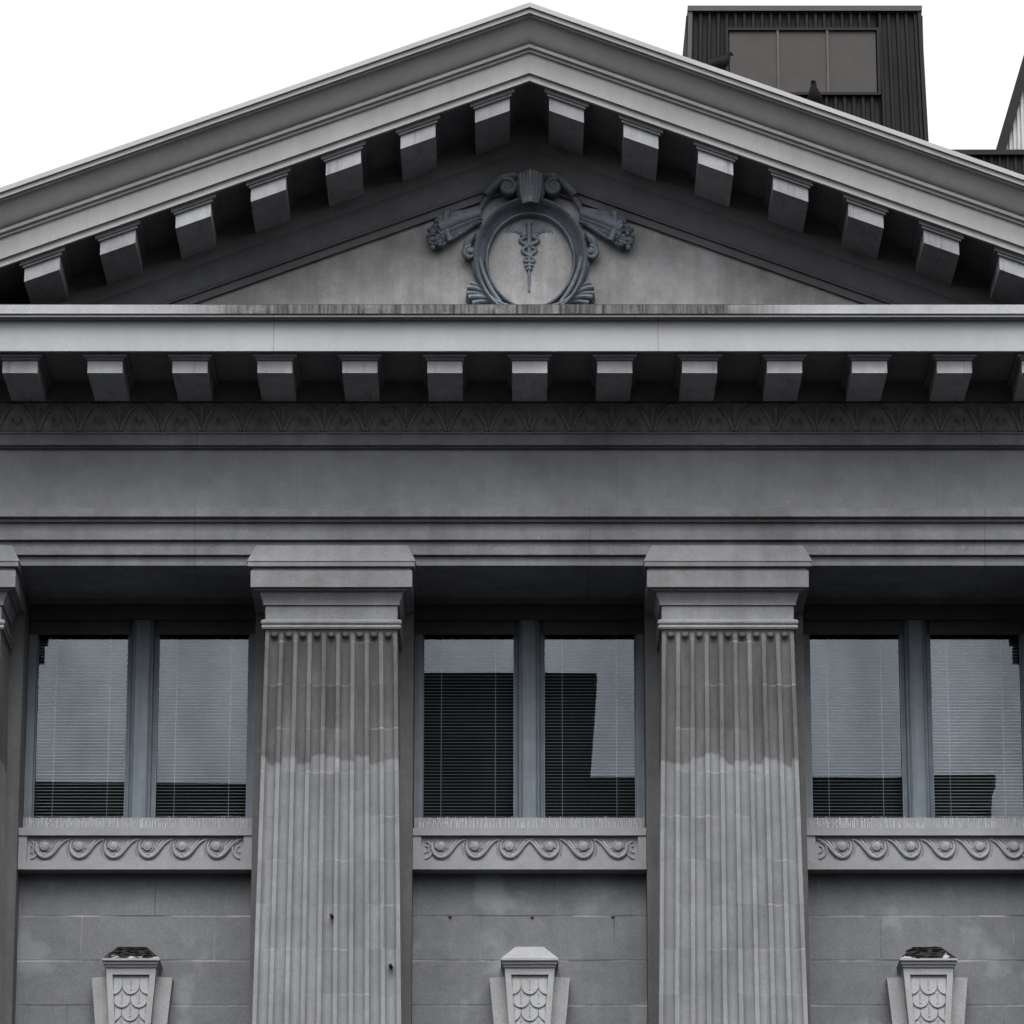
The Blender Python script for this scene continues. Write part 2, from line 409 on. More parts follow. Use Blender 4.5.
lmo = lm.obj('leaf_moulding', M['dark_orn'], bld, True)
leaf.obj('leaf_relief', M['dark_orn'], lmo, True)

# --- fillet and frieze
MB().prismx([(-0.12, zl1-0.002), (-0.12, Zp(433.4,-0.12)), (-0.10, Zp(433.8,-0.10)), (-0.10, Zp(444.8,-0.10)), (-0.05, Zp(445.0,-0.10)),
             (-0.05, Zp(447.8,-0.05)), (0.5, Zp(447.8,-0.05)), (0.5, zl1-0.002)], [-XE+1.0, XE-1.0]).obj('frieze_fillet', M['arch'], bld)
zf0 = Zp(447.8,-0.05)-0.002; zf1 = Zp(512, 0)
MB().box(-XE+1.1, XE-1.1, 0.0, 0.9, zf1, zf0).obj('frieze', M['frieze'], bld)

# --- architrave: taenia, three fasciae, soffit back to the windows
a = [(0.9, zf1-0.002), (0.0, zf1-0.002), (0.0, Zp(507.2,-0.2)+0.05), (-0.20, Zp(507.6,-0.20)), (-0.20, Zp(516.4,-0.20)), (-0.14, Zp(516.6,-0.20)),
     (-0.14, Zp(521.6,-0.14)), (-0.10, Zp(521.8,-0.14)), (-0.10, Zp(539.5,-0.10)), (-0.05, Zp(539.6,-0.10)), (-0.05, Zp(554.6,-0.05)),
     (0.0, Zp(554.7,-0.05)), (0.0, Zp(565.5,0.0)), (1.22, Zp(565.5,0.0)), (1.22, Zp(603.5,1.22)), (1.6, Zp(603.5,1.22)), (1.6, zf1+0.0)]
a = a[:2] + a[2:]
a[-1] = (1.6, Zp(520,0)); a.append((0.9, Zp(520,0)))
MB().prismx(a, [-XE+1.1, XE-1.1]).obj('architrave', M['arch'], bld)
zsoff = Zp(565.5, 0.0)

# --- modillions under the horizontal cornice
def modillion():
    root = MB()
    hw = W(17.5, 367, -1.12)
    zb = Zp(373,-1.12); ztop = Zp(361.3,-1.12)
    root.box(-hw, hw, -1.12, bed, zb, ztop)
    c = MB()
    c.rings([(W(17.9,360,-1.13), -1.125, bed, ztop), (W(19.2,359,-1.15), -1.15, bed, ztop+0.012), (W(19.6,358,-1.155), -1.155, bed, Zp(357.2,-1.155)),
             (W(21.2,357,-1.175), -1.175, bed, Zp(356.8,-1.175)), (W(22.4,354,-1.185), -1.185, bed, Zp(355,-1.185)), (W(22.4,354,-1.185), -1.185, bed, zs)])
    return root, c
mb, cb = modillion()
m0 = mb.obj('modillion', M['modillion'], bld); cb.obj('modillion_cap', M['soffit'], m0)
SP = W(84.95, 367, -1.12)
k0 = int((XE-0.5)/SP)
for k in range(-k0, k0+1):
    if k == 0: continue
    copy_tree(m0, bld, (k*SP, 0, 0))

# --- raking cornice
xa, za = P(531, 2, -1.62); xl, zl = P(0, 187.5, -1.62)
SL = (za - zl) / (0 - xl)
AX = 531.0
sh = lambda x: -SL*abs(x)
def R(*pts): return [(y, Zp(q, y)) for y, q in pts]
zrs = Zp(80, -1.21)
XR = 9.6
rp = R((-1.60,7.5),(-1.60,12.6)) + [(-1.555, Zp(12.8,-1.60))] + R((-1.555,16))
for i in range(13):
    u = 1 - i/12; t_ = 3*u*u-2*u**3
    rp.append((-1.32-0.22*u, Zp(43.5,-1.32)+ (Zp(16.4,-1.54)-Zp(43.5,-1.32))*t_))
nsof = 0
rp += R((-1.325,44),(-1.325,47)) + [(-1.285, Zp(47.2,-1.325))] + R((-1.285,51.5)) + [(-1.252, Zp(51.8,-1.285))] + R((-1.252,72.8)) + [(-1.215, Zp(73.0,-1.252))] + R((-1.215,80.6)) + \
      [(-1.17, Zp(80.6,-1.215)), (-1.17, zrs), (bed+0.003, zrs), (bed+0.003, Zp(148,bed))]
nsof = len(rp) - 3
for i in range(9):
    u = 1 - i/8; t_ = 3*u*u-2*u**3
    rp.append((-0.09-0.10*u, Zp(174.5,-0.09)+(Zp(149,-0.19)-Zp(174.5,-0.09))*t_))
rp += R((-0.09,175.5)) + [(-0.05, Zp(175.6,-0.09))] + R((-0.05,184.5)) + [(0.40, Zp(184.5,-0.05)), (0.40, Zp(7.5,-1.60))]
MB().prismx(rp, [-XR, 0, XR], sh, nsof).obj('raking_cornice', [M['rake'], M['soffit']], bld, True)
MB().prismx(R((-1.63,2.2),(-1.63,6.8)) + [(-1.605, Zp(7.3,-1.605)), (0.42, Zp(7.3,-1.605)), (0.42, Zp(2.2,-1.63)+0.05)], [-XR-0.04, 0, XR+0.04], sh).obj('roof_flashing', M['flash'], bld)

def raking_modillion(sg):
    """vertical sided block whose top and bottom follow the slope; local x = 0 at its middle"""
    hw = W(17.3, 105, -1.12); d = W(36.8, 105, -1.12)
    zt_, zb_ = Zp(90.5,-1.12), Zp(103.6,-1.12)
    m = lambda x: -SL*(x*sg)
    b = MB().prismx([(-1.12, zb_), (-1.12, zt_), (bed+0.006, zt_), (bed+0.006, zb_)], [-hw, hw], m)
    c = MB()
    for w_, y_, z0, z1 in ((19.2,-1.15, zt_, Zp(86.8,-1.15)), (22.0,-1.165, Zp(86.8,-1.15), zrs+0.003)):
        h = W(w_, 105, y_)
        c.prismx([(y_, z0), (y_, z1), (bed+0.006, z1), (bed+0.006, z0)], [-h, h], m)
    return b, c
SPR = W(74.2, 110, -1.12)
for sg in (-1, 1):
    b, c = raking_modillion(sg)
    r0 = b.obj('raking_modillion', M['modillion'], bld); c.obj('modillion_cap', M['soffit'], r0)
    for k in range(0, 10):
        x = sg*(0.5*SPR + k*SPR); o = r0 if k == 0 else copy_tree(r0, bld)
        o.location = (x, 0, -SL*abs(x))

# --- tympanum, roof
ztb = Zp(304.8,-1.45)-0.05
tz = Zp(184.5,-0.05)+0.1
MB().prismy([(-(tz-ztb)/SL, ztb), ((tz-ztb)/SL, ztb), (0, tz)], 0.0, 0.35).obj('tympanum', M['tymp'], bld)
zr = Zp(7.3,-1.605)
MB().prismx([(0.42, zr-0.02), (22, zr-0.02), (22, zr-0.3), (0.42, zr-0.3)], [-XR, 0, XR], sh).obj('roof', M['roof'], bld)

# --- side and back walls, floor and back wall of the rooms
XW = XE - 1.1
w = MB()
w.box(-XW, -XW+0.4, 1.61, 22, 0, zsoff+0.9); w.box(XW-0.4, XW, 1.61, 22, 0, zsoff+0.9); w.box(-XW, XW, 21.6, 22.0, 0, zsoff+0.9)
w.box(-XW, PX[0]-0.7, 0.87, 1.6, 0, zsoff); w.box(PX[3]+0.7, XW, 0.87, 1.6, 0, zsoff)
w.obj('side_wall', M['wall'], bld)
zfl = Zp(869, 0.95)
r = MB(); r.box(-XW+0.4, XW-0.4, 4.6, 4.8, zfl-0.5, zsoff+0.9); r.box(-XW+0.4, XW-0.4, 1.62, 4.59, zfl-0.5, zfl-0.3); r.box(-XW+0.4, XW-0.4, 1.62, 4.59, zsoff+0.3, zsoff+0.5)
r.obj('inner_wall', M['room'], bld)

# --- pilasters
z_top = Zp(629.5, 0.02); z_bot = 4.0
h_t = W(66, 640, 0.02); h_b = W(74.5, 1024, 0.02)
slope = (h_b - h_t)/(Zp(640,0.02)-Zp(1024,0.02))
hw_at = lambda z: h_t + slope*(Zp(640,0.02) - z)
NF = 9
def shaft_section(hw, deep):
    """front outline of the shaft from left to right with nine flutes"""
    fw = 2*hw/(NF*14.6+3.8); pts = []; fil = 3.8*fw; flu = 10.8*fw
    x = -hw
    for k in range(NF):
        pts += [(x, 0.0, 1), (x+fil, 0.0, 0)]
        for i in range(1, 8):
            t_ = i/8
            pts.append((x+fil+flu*t_, deep*sin(pi*t_)**0.5, 0))
        x += fil+flu
        pts.append((x, 0.0, 1)); pts.pop()
    pts += [(x, 0.0, 1), (hw, 0.0, 0)]
    return pts
def pilaster():
    b = MB()
    zl_ = [z_top, z_top-0.02, z_top-0.085, z_top-0.10]
    zz = zl_ + [z_top - 0.10 - (z_top-0.10-z_bot)*i/8 for i in range(1, 9)]
    secs = []
    for i, z in enumerate(zz):
        deep = 0.062 if i >= 3 else (0.05 if i == 2 else 0.0)
        s_ = [(x, y+0.02, z) for x, y, q in shaft_section(hw_at(z), deep)]
        s_ = [(s_[0][0], 0.845, z)] + s_ + [(s_[-1][0], 0.845, z)]
        secs.append(s_)
    n_ = len(secs[0])
    vs = [p for s_ in secs for p in s_]; fs = []
    for i in range(len(secs)-1):
        for k in range(n_-1): fs.append((i*n_+k, i*n_+k+1, (i+1)*n_+k+1, (i+1)*n_+k))
    b.add(vs, fs)
    # round tongue closing each flute at the top
    hw = hw_at(z_top-0.05); fw = 2*hw/(NF*14.6+3.8)
    for k in range(NF):
        xc = -hw + fw*(3.8+5.4+14.6*k)
        b.ball((xc, 0.045, z_top-0.040), fw*4.2, 0.030, 0.040, 12, 8)
    o = b.obj('pilaster', M['pil'], bld, True)
    # capital: neck, astragal, echinus, fascia, abacus with a weathered top
    ref = 0.02
    def ring(px, py, dz=0):     # px = half width in pixels
        hw_ = W(px, py, 0); return (hw_, ref-(hw_-h_t), 0.845, Zp(py, ref-(hw_-h_t))+dz)
    c = MB()
    pr_ = [ring(66,631), ring(66.5,629.5), ring(69,629), ring(70,626.8), ring(69,624.8), ring(67.8,624.4), ring(70,623.4), ring(70.5,621.6), ring(69.5,619.8), ring(66,619.2),
           ring(66,605.5), ring(68,605.0), ring(68,603.4)]
    for i in range(1, 8):
        u = i/7; pr_.append(ring(68.2 + 3.2*(3*u*u-2*u**3), 603 - 11.5*u))
    pr_ += [ring(75.5, 590.2), ring(76, 588.2)]
    pr_ += [ring(80, 587.2), ring(80.5,587), ring(80.5,570.5), ring(79,570.2), ring(79,567.6), ring(82.5,566.6), ring(83.2,566), ring(83.2,561.5), ring(84.0,561), ring(83.6,560), ring(75.5,545.5)]
    ok = [pr_[0]]
    for q in pr_[1:]:
        ok.append((q[0], q[1], q[2], max(q[3], ok[-1][3]+0.0005)))
    c.rings(ok)
    cap = c.obj('capital', M['cap'], o)
    return o
p0 = pilaster()
p0.location = (PX[0], 0, 0)
for x in PX[1:]: copy_tree(p0, bld, (x, 0, 0))
# piers behind the pilasters
hp = W(79.5, 720, 0.85)
q0 = MB().box(-hp, hp, 0.85, 1.6, 0, zsoff-0.002).obj('pier', M['pier'], bld); q0.location = (PX[0],0,0)
for x in PX[1:]: copy_tree(q0, bld, (x, 0, 0))
# pilaster bases (below the photo)
b_ = MB().rings([(hw_at(4)+0.25, -0.2, 0.86, 0), (hw_at(4)+0.25, -0.2, 0.86, 3.6), (hw_at(4)+0.08, -0.06, 0.86, 3.75), (hw_at(4)+0.08, -0.06, 0.86, 4.0)]).obj('pilaster_base', M['wall'], bld)
b_.location = (PX[0],0,0)
for x in PX[1:]: copy_tree(b_, bld, (x, 0, 0))

# --- three bays: wall, sill panel, keystone, window
BX = [-S, 0, S]
hb = S/2 - hp                                 # half width of the bay between piers
PY_ = 0.93
z_s1, z_s0 = Zp(828, PY_), Zp(869.3, PY_)
def scroll(mirror):
    """one running wave of the scroll: an eye, a curl round it and a tail rising to the next"""
    u = W(34.4, 848, PY_); h = W(21, 848, PY_)
    parts = []
    k_ = h/0.225
    band = bez((-0.052, 0.082*k_), (-0.095, 0.06*k_), (-0.095, -0.05*k_), (-0.02, -0.082*k_), 8) + bez((0.0, -0.086*k_), (0.10, -0.09*k_), (0.12, 0.075*k_), (0.235, 0.09*k_), 12)
    parts.append((band, [0.007+0.013*min(1, i/6) - 0.008*max(0, (i-14)/7) for i in range(len(band))]))
    leafp = bez((0.035, -0.055*k_), (0.10, -0.04*k_), (0.10, 0.05*k_), (0.165, 0.088*k_), 9)
    parts.append((leafp, [0.007+0.013*sin(pi*i/9) for i in range(10)]))
    l2 = bez((0.07, 0.0), (0.085, 0.04*k_), (0.10, 0.06*k_), (0.11, 0.085*k_), 5)
    parts.append((l2, 0.010))
    for q0, q1, q2 in (((0.045,-0.045),(0.075,-0.04),(0.085,-0.01)), ((0.005,-0.058),(0.04,-0.065),(0.062,-0.035)), ((-0.035,-0.05),(-0.005,-0.06),(0.02,-0.05)), ((0.135,0.02),(0.15,0.05),(0.18,0.07))):
        parts.append((bez((q0[0], q0[1]*k_), (q1[0], q1[1]*k_), (q1[0], q1[1]*k_), (q2[0], q2[1]*k_), 5), [0.004,0.010,0.013,0.013,0.009,0.004]))
    parts.append((bez((-0.075,0.09*k_), (-0.115,0.07*k_), (-0.12,-0.02*k_), (-0.10,-0.07*k_), 7), [0.004,0.008,0.010,0.011,0.010,0.008,0.006,0.004]))
    parts.append(([(0.055*cos(radians(200-i*26)), 0.022+0.055*sin(radians(200-i*26))) for i in range(11)], 0.008))
    parts = [([(x*1.10, z*1.13) for x, z in p_], ([q*1.1 for q in r_] if isinstance(r_, list) else r_*1.1)) for p_, r_ in parts]
    if mirror: parts = [([(-x, z) for x, z in p_], r_) for p_, r_ in parts]
    return parts, u
def sill_panel(x0, kind):
    b = MB(); zc = (z_s1+z_s0)/2
    pw = W(108.5, 848, PY_); pt = Zp(835.6, PY_); pb = Zp(861, PY_)
    back = PY_+0.042
    b.box(-hb+0.003, hb-0.003, back, 1.42, z_s0, z_s1-0.003)
    b.box(-hb+0.003, hb-0.003, PY_, back, z_s0, pb)               # border of the sunk panel
    b.box(-hb+0.003, hb-0.003, PY_-0.015, back, pt, z_s1)
    b.box(-hb+0.003, -pw, PY_+0.001, back, pb, pt); b.box(pw, hb-0.003, PY_+0.001, back, pb, pt)
    o = b.obj('sill_panel', M['sill'], bld); o.location = (x0,0,0)
    s_ = MB(); zz = (pt+pb)/2
    n_ = 6
    for k in range(n_):
        mir = (kind == 'right') or (kind == 'mid' and k >= 3)
        ps, u = scroll(mir)
        xc = (k-2.5)*u + (-0.05 if kind == 'left' else 0.05 if kind == 'right' else (-0.03 if k < 3 else 0.03))
        for p_, r_ in ps: s_.relief([(x+xc, z+zz+0.004) for x, z in p_], r_, back, 1.5)
        s_.ball((xc, back, zz+0.030), 0.055, 0.034, 0.055)
        s_.relief([(xc+(0.050-0.034*i/22)*cos(i*0.42+2), zz+0.030+(0.050-0.034*i/22)*sin(i*0.42+2)) for i in range(23)], 0.009, back-0.016, 1.2)
    hh = (pt-pb)/2
    for sg in (-1, 1):    # end curls
        xe = sg*(pw-0.04)
        s_.relief(bez((xe, zz-hh*0.75), (xe-sg*0.10, zz-hh*0.6), (xe-sg*0.10, zz+hh*0.5), (xe-sg*0.015, zz+hh*0.55), 10), 0.014, back, 1.2)
        s_.relief(bez((xe+sg*0.005, zz-hh*0.3), (xe-sg*0.05, zz-hh*0.2), (xe-sg*0.05, zz+hh*0.25), (xe, zz+hh*0.25), 8), 0.011, back, 1.2)
    s_.obj('scroll_relief', M['sill'], o, True)
    # bird spikes along the sill
    k_ = MB(); rnd = random.Random(int(x0*10)+5)
    zt0 = z_s1-0.004
    k_.box(-hb+0.05, hb-0.05, PY_+0.10, PY_+0.13, zt0, zt0+0.008)
    for i in range(120):
        x = -hb+0.06+(2*hb-0.12)*i/119 + rnd.uniform(-0.006,0.006); h = rnd.uniform(0.09,0.15)
        lean = rnd.uniform(-0.02,0.02); yo = PY_+0.115 + rnd.uniform(-0.008,0.008)
        k_.tube([(x, yo, zt0), (x+lean, yo+rnd.uniform(-0.06,0.04), zt0+h)], 0.0022, 4)
    nc = {'left': (0.02, 0.62), 'mid': (0.02, 0.2), 'right': (0.02, 0.22)}[kind]
    x = -hb+0.08+nc[0]; path = []
    while x < -hb + nc[1]*2*hb*0.85:
        path.append((x, PY_+0.07+rnd.uniform(-0.012,0.012), zt0+0.05+(0.055 if len(path) % 2 else 0.0)+rnd.uniform(-0.012,0.012)))
        x += 0.022 + rnd.uniform(-0.006,0.01)
    k_.tube(path, 0.003, 4)
    k_.obj('bird_spikes', M['wire'], o)
    return o
for x, kd in zip(BX, ('left','mid','right')): sill_panel(x, kd)
# wall under the sills
b = MB().box(-hb+0.002, hb-0.002, 1.15, 1.58, 0, z_s0-0.002).obj('bay_wall', M['wall'], bld); b.location = (BX[0],0,0)
for x in BX[1:]: copy_tree(b, bld, (x,0,0))

for px_, py_ in ((450, 917), (532, 917.5), (613, 917)):
    x, z = P(px_, py_, 1.15)
    a_ = MB().ball((x, 1.15, z), 0.024, 0.012, 0.012, 8, 5); a_.tube([(x, 1.15, z+0.005), (x+0.004, 1.125, z-0.005)], 0.008, 6)
    a_.obj('anchor_bolt', M['dull_dark'], bld, True)
for px_, py_ in ((391, 966), (332, 916)):
    x, z = P(px_, py_, 0.03)
    a_ = MB().tube([(x, 0.10, z), (x-0.004, -0.02, z-0.004), (x-0.012, -0.03, z-0.012)], [0.02,0.02,0.012], 8); a_.obj('anchor_bolt', M['blacktrim'], bld, True)
KY = 0.80
def shingle(mb, xc, zt_, hw, h, y, half):
    """one overlapping scale: thin at the top, standing proud along its round lower edge"""
    out = [(-hw, 0.0), (-hw, -h*0.45)] + [(-hw*cos(pi*i/8), -h*0.45 - h*0.55*sin(pi*i/8)) for i in range(1, 8)] + [(hw, -h*0.45), (hw, 0.0)]
    pts = [(max(-half, min(half, xc+x)), zt_+z, z) for x, z in out]
    if max(p[0] for p in pts)-min(p[0] for p in pts) < 0.01: return
    n = len(pts)
    vs = [(x, y-0.004+0.022*z/h, zz) for x, zz, z in pts] + [(x, y+0.004, zz) for x, zz, z in pts]
    vs.append((max(-half, min(half, xc)), y-0.015, zt_-h*0.5))
    fs = [(i, (i+1) % n, 2*n) for i in range(n)] + [(i, (i+1) % n, n+(i+1) % n, n+i) for i in range(n)]
    mb.add(vs, fs)
def keystone(mat_cap, seed=1):
    kw = lambda n_, py: W(n_, py, KY)
    z1, z0 = Zp(968.5, KY), Zp(1090, KY)
    sl = (kw(25,968)-kw(20.8,1024))/(Zp(968,KY)-Zp(1024,KY))
    t1 = kw(25,968); t0 = t1 - sl*(z1-z0)
    b = MB()
    brd = kw(6.0,968); zi = Zp(974.5, KY)
    bk = KY+0.035
    b.hexa([(-t0,bk,z0),(t0,bk,z0),(t0,1.149,z0),(-t0,1.149,z0),(-t1,bk,z1),(t1,bk,z1),(t1,1.149,z1),(-t1,1.149,z1)])
    for sg in (-1, 1):
        b.hexa([(sg*t0,KY,z0),(sg*(t0-brd),KY,z0),(sg*(t0-brd),bk,z0),(sg*t0,bk,z0),(sg*t1,KY,z1),(sg*(t1-brd),KY,z1),(sg*(t1-brd),bk,z1),(sg*t1,bk,z1)])
    ti = t1 - sl*(z1-zi) - brd
    b.hexa([(-ti,KY+0.001,zi),(ti,KY+0.001,zi),(ti,bk,zi),(-ti,bk,zi),(-(t1-brd),KY+0.001,z1),(t1-brd,KY+0.001,z1),(t1-brd,bk,z1),(-(t1-brd),bk,z1)])
    o = b.obj('keystone', M['key'], bld)
    # fish scales in the sunk face
    s_ = MB(); sw = ti*2/2.15; rowh = kw(16.5, 1000)
    for r_ in range(7):
        zc = zi - 0.03 - r_*rowh*0.82
        half = ti - sl*(zi-zc) - 0.01
        offs = (-0.5, 0.5) if r_ % 2 else (-1, 0, 1)
        for q in offs:
            shingle(s_, q*sw, zc, sw*0.485, rowh*1.02, bk, half)
            if abs(q*sw) < half*0.9:
                s_.relief([(q*sw, zc-rowh*0.12), (q*sw, zc-rowh*0.86)], 0.007, bk-0.016, 1.0)
                s_.ball((q*sw, bk-0.016, zc-rowh*0.72), 0.014, 0.012, 0.014, 8, 6)
    s_.obj('scale_relief', M['key'], o, True)
    c = MB(); cy = KY
    c.rings([(t1+0.002, cy-0.002, 1.148, z1+0.001), (kw(26.2,967), cy-0.02, 1.148, Zp(967,KY)), (kw(26.2,967), cy-0.02, 1.148, Zp(965.2,KY)), (kw(27.4,964), cy-0.04, 1.148, Zp(964.8,KY)),
             (kw(27.6,963), cy-0.045, 1.148, Zp(962,KY)), (kw(28.8,962), cy-0.07, 1.148, Zp(961.6,KY)), (kw(28.8,962), cy-0.07, 1.148, Zp(959.6,KY)+0.0)])
    c.obj('cap_moulding', M['key'], o)
    h = MB()
    z_a = Zp(959.6,KY)+0.001
    h.rings([(kw(28.6,962), cy-0.068, 1.147, z_a), (kw(14.5,947), cy+0.11, 1.147, z_a+0.15), (kw(14.0,947), cy+0.13, 1.147, z_a+0.158)])
    h.obj('weathered_cap', mat_cap, o)
    if mat_cap is M['keydark']:
        cr_ = MB(); rnd = random.Random(seed)
        for i in range(60):
            u = rnd.random()**0.8; w_ = kw(28.6,962)*(1-u) + kw(14.5,947)*u
            x = rnd.uniform(-0.93, 0.93)*w_
            if rnd.random() < (0.35 if u < 0.25 else 0.04): continue
            cr_.ball((x, cy-0.060+0.178*u, z_a-0.004+0.15*u), rnd.uniform(0.02,0.055), rnd.uniform(0.014,0.022), rnd.uniform(0.008,0.016), 8, 6)
        cr_.obj('soot_crust', M['crust'], o, True)
    for sg in (-1, 1):
        wy = 0.95; a1 = W(40.3,977,wy); a0 = a1 - sl*1.25*(Zp(977,wy)-z0)
        zt_ = Zp(977.3, wy)
        wm = MB().hexa([(0,wy,z0),(sg*a0,wy,z0),(sg*a0,1.149,z0),(0,1.149,z0),(0,wy,zt_+0.01),(sg*a1,wy,zt_-0.005),(sg*a1,1.149,zt_-0.005),(0,1.149,zt_+0.01)])
        # cut away what lies inside the keystone
        wm.v = [(x if abs(x) > 0.001 else sg*(t0-0.02 if z < z0+0.01 else t1-0.06), y, z) for x, y, z in wm.v]
        wm.obj('side_block', M['key'], o)
    return o
for x, mt in zip(BX, (M['keydark'], M['key'], M['keydark'])):
    keystone(mt, int(x*10)+50).location = (x,0,0)

# --- windows
z_h = Zp(603.5, 1.22); z_b = z_s1-0.05
jw = W(8.4, 720, 1.33); mw = W(14.6, 720, 1.36); pw_ = W(8.2, 720, 1.28)
def window(x0, glassonly=False):
    fr = MB()
    fr.box(-hb+0.004, -hb+jw, 1.30, 1.50, z_b, z_h-0.004); fr.box(hb-jw, hb-0.004, 1.30, 1.50, z_b, z_h-0.004)
    fr.box(-hb+jw, hb-jw, 1.322, 1.50, z_h-0.10, z_h-0.004); fr.box(-hb+jw, hb-jw, 1.302, 1.50, z_b, z_b+0.235)
    o = fr.obj('window', M['frame'], bld); o.location = (x0,0,0)
    MB().box(-hb+0.012, hb-0.012, 1.20, 1.254, z_b+0.002, z_b+0.222).obj('inner_sill', M['sill'], o)
    MB().box(-hb+0.005, hb-0.005, 1.225, 1.253, z_h-0.17, z_h-0.007).obj('head_shade_board', M['headshade'], o)  # added dark strip in place of the shade across the opening's top
    for sg in (-1, 1):
        q = sorted((sg*(mw-0.002), sg*(hb-0.006)))
        MB().box(q[0], q[1], 1.296, 1.321, z_h-0.315, z_h-0.006).obj('head_shade_panel', M['headshade'], o)  # added dark panel in place of the shaded top of the pane
    # small sash beads round each pane
    for sg in (-1, 1):
        s_ = MB(); xi, xo = sg*mw, sg*(hb-jw-0.002); bd = 0.012
        for xx, d in ((xi, sg*bd), (xo, -sg*bd)): s_.box(min(xx,xx+d), max(xx,xx+d), 1.355, 1.43, z_b+0.237, z_h-0.102)
        a_, c_ = sorted((xi+sg*bd, xo-sg*bd))
        s_.box(a_, c_, 1.357, 1.43, z_b+0.237, z_b+0.255); s_.box(a_, c_, 1.357, 1.43, z_h-0.14, z_h-0.102)
        s_.obj('sash', M['frame'], o)
        g = MB().box(a_-0.004, c_+0.004, GY, GY+0.006, z_b+0.25, z_h-0.13)
        g.obj('glass_pane', M['glass'], o)
    m_ = MB()
    m_.prismz([(-mw+0.001,1.50),(-mw+0.001,1.36),(-pw_-0.035,1.345),(-pw_-0.02,1.31),(-pw_,1.305),(-pw_,1.27),(-pw_+0.02,1.255),(pw_-0.02,1.255),(pw_,1.27),(pw_,1.305),(pw_+0.02,1.31),(pw_+0.035,1.345),(mw-0.001,1.36),(mw-0.001,1.50)], z_b+0.001, z_h-0.006)
    m_.obj('mullion', M['frame'], o)
    return o
for x in BX: window(x)

# --- blinds: things of their own that hang behind the glass
def blind(x0, tilt, label, seed):
    rnd = random.Random(seed)
    a_, c_ = x0[0], x0[1]; yb = GY+0.11; xm = (a_+c_)/2
    root = tag(empty('venetian_blind', (xm, yb, z_b)), label, 'blind', 'venetian blinds behind the window panes')
    hw = (c_-a_)/2; H = z_h-0.16-z_b
    s_ = MB(); pitch = 0.0345; z = 0.17; k = 0
    while z < H:
        t_ = radians(tilt + rnd.uniform(-2.5,2.5)); d = 0.0125; sk = rnd.uniform(-0.0012,0.0012)
        cx, sx = d*cos(t_), d*sin(t_)
        th = 0.0007; n_ = (-sin(t_)*th, cos(t_)*th)
        mid = 0.0022
        prof_ = [(-cx, z-sx), (0-n_[0]*3, z+mid), (cx, z+sx)]
        up_ = [(y, zz+2*th) for y, zz in prof_]
        pr2 = prof_ + up_[::-1]
        s_.prismx(pr2, [-hw+0.012, 0, hw-0.012], lambda x: sk*x/hw)
        z += pitch
    s_.obj('slats', M['slat'], root)
    MB().box(-hw+0.01, hw-0.01, -0.02, 0.02, H, H+0.04).obj('head_rail', M['slat'], root)
    MB().box(-hw+0.01, hw-0.01, -0.014, 0.014, 0.135, 0.152).obj('bottom_rail', M['slat'], root)
    for f in (0.2, 0.79):
        MB().tube([(-hw+2*hw*f, -0.016, 0.14), (-hw+2*hw*f+0.004, -0.016, H)], 0.0028, 5).obj('cord', M['cord'], root)
names = [('left', 'far left'), ('middle', 'centre'), ('right', 'right')]
labs = ['pale venetian blind behind the left pane of the left window, dark rooftop reflected low',
        'pale venetian blind behind the right pane of the left window, arched rooftop reflected low',
        'venetian blind behind the left pane of the middle window, mostly under a dark reflection',
        'venetian blind behind the right pane of the middle window, half under a slanted dark reflection',
        'pale venetian blind behind the left pane of the right window, flat dark strip reflected low',
        'venetian blind behind the right pane of the right window at the photo edge']
i = 0
for x in BX:
    for sg in (-1, 1):
        q = sorted((x+sg*mw, x+sg*(hb-jw)))
        blind(q, (24, 20, 14, 14, 16, 26)[i], labs[i], 40+i); i += 1

# ------------------------------------------------------------------ medallion in the pediment
TY = 0.0
U = W(1, 250, -0.1)                           # metres per photograph pixel on the tympanum
def tp(px, py): return P(px, py, -0.1)        # -> x, z
cz = tp(530, 262)
cart = MB()
cx0, cz0 = tp(530.5, 261)
def ell(ax, bz, t_): return (cx0 + ax*U*cos(t_), cz0 + bz*U*sin(t_))
N = 56
# broad moulded oval ring: outer bead, hollow, inner bead
ringp = []
sec = [(42, 48.5, 0.0), (42.2, 48.8, -0.09), (43.2, 49.8, -0.13), (44.6, 51.2, -0.12), (45.4, 52, -0.07), (47, 54, -0.045), (50.5, 58, -0.075), (52.4, 60.5, -0.14), (53.4, 61.8, -0.19), (55, 63.6, -0.215), (56.6, 65.4, -0.19), (57.2, 66.2, -0.12), (57.2, 66.2, 0.0)]
vs = []; fs = []
for k in range(N):
    t_ = 2*pi*k/N
    for a_, b_, y_ in sec:
        x, z = ell(a_, b_, t_)
        narrow = 1 - 0.06*max(0, -sin(t_))**1.5
        vs.append((cx0+(x-cx0)*narrow, y_, z))
ns = len(sec)
for k in range(N):
    for i in range(ns-1):
        l = (k+1) % N
        fs.append((k*ns+i, l*ns+i, l*ns+i+1, k*ns+i+1))
cart.add(vs, fs)
co = cart.obj('medallion', M['bronze'], bld, True)
# oval field
f = MB(); vs = [(*[ell(43,49.5,2*pi*k/N)[0]], -0.025, ell(43,49.5,2*pi*k/N)[1]) for k in range(N)]
vs = [(cx0+(x-cx0)*(1-0.06*max(0,-sin(2*pi*k/N))**1.5), y, z) for k, (x, y, z) in enumerate(vs)]
vs2 = [(x, 0.01, z) for x, y, z in vs]
f.add(vs + vs2, [tuple(range(N-1,-1,-1)), tuple(range(N, 2*N))] + [(k, (k+1) % N, N+(k+1) % N, N+k) for k in range(N)])
f.obj('oval_field', M['tymp'], co)
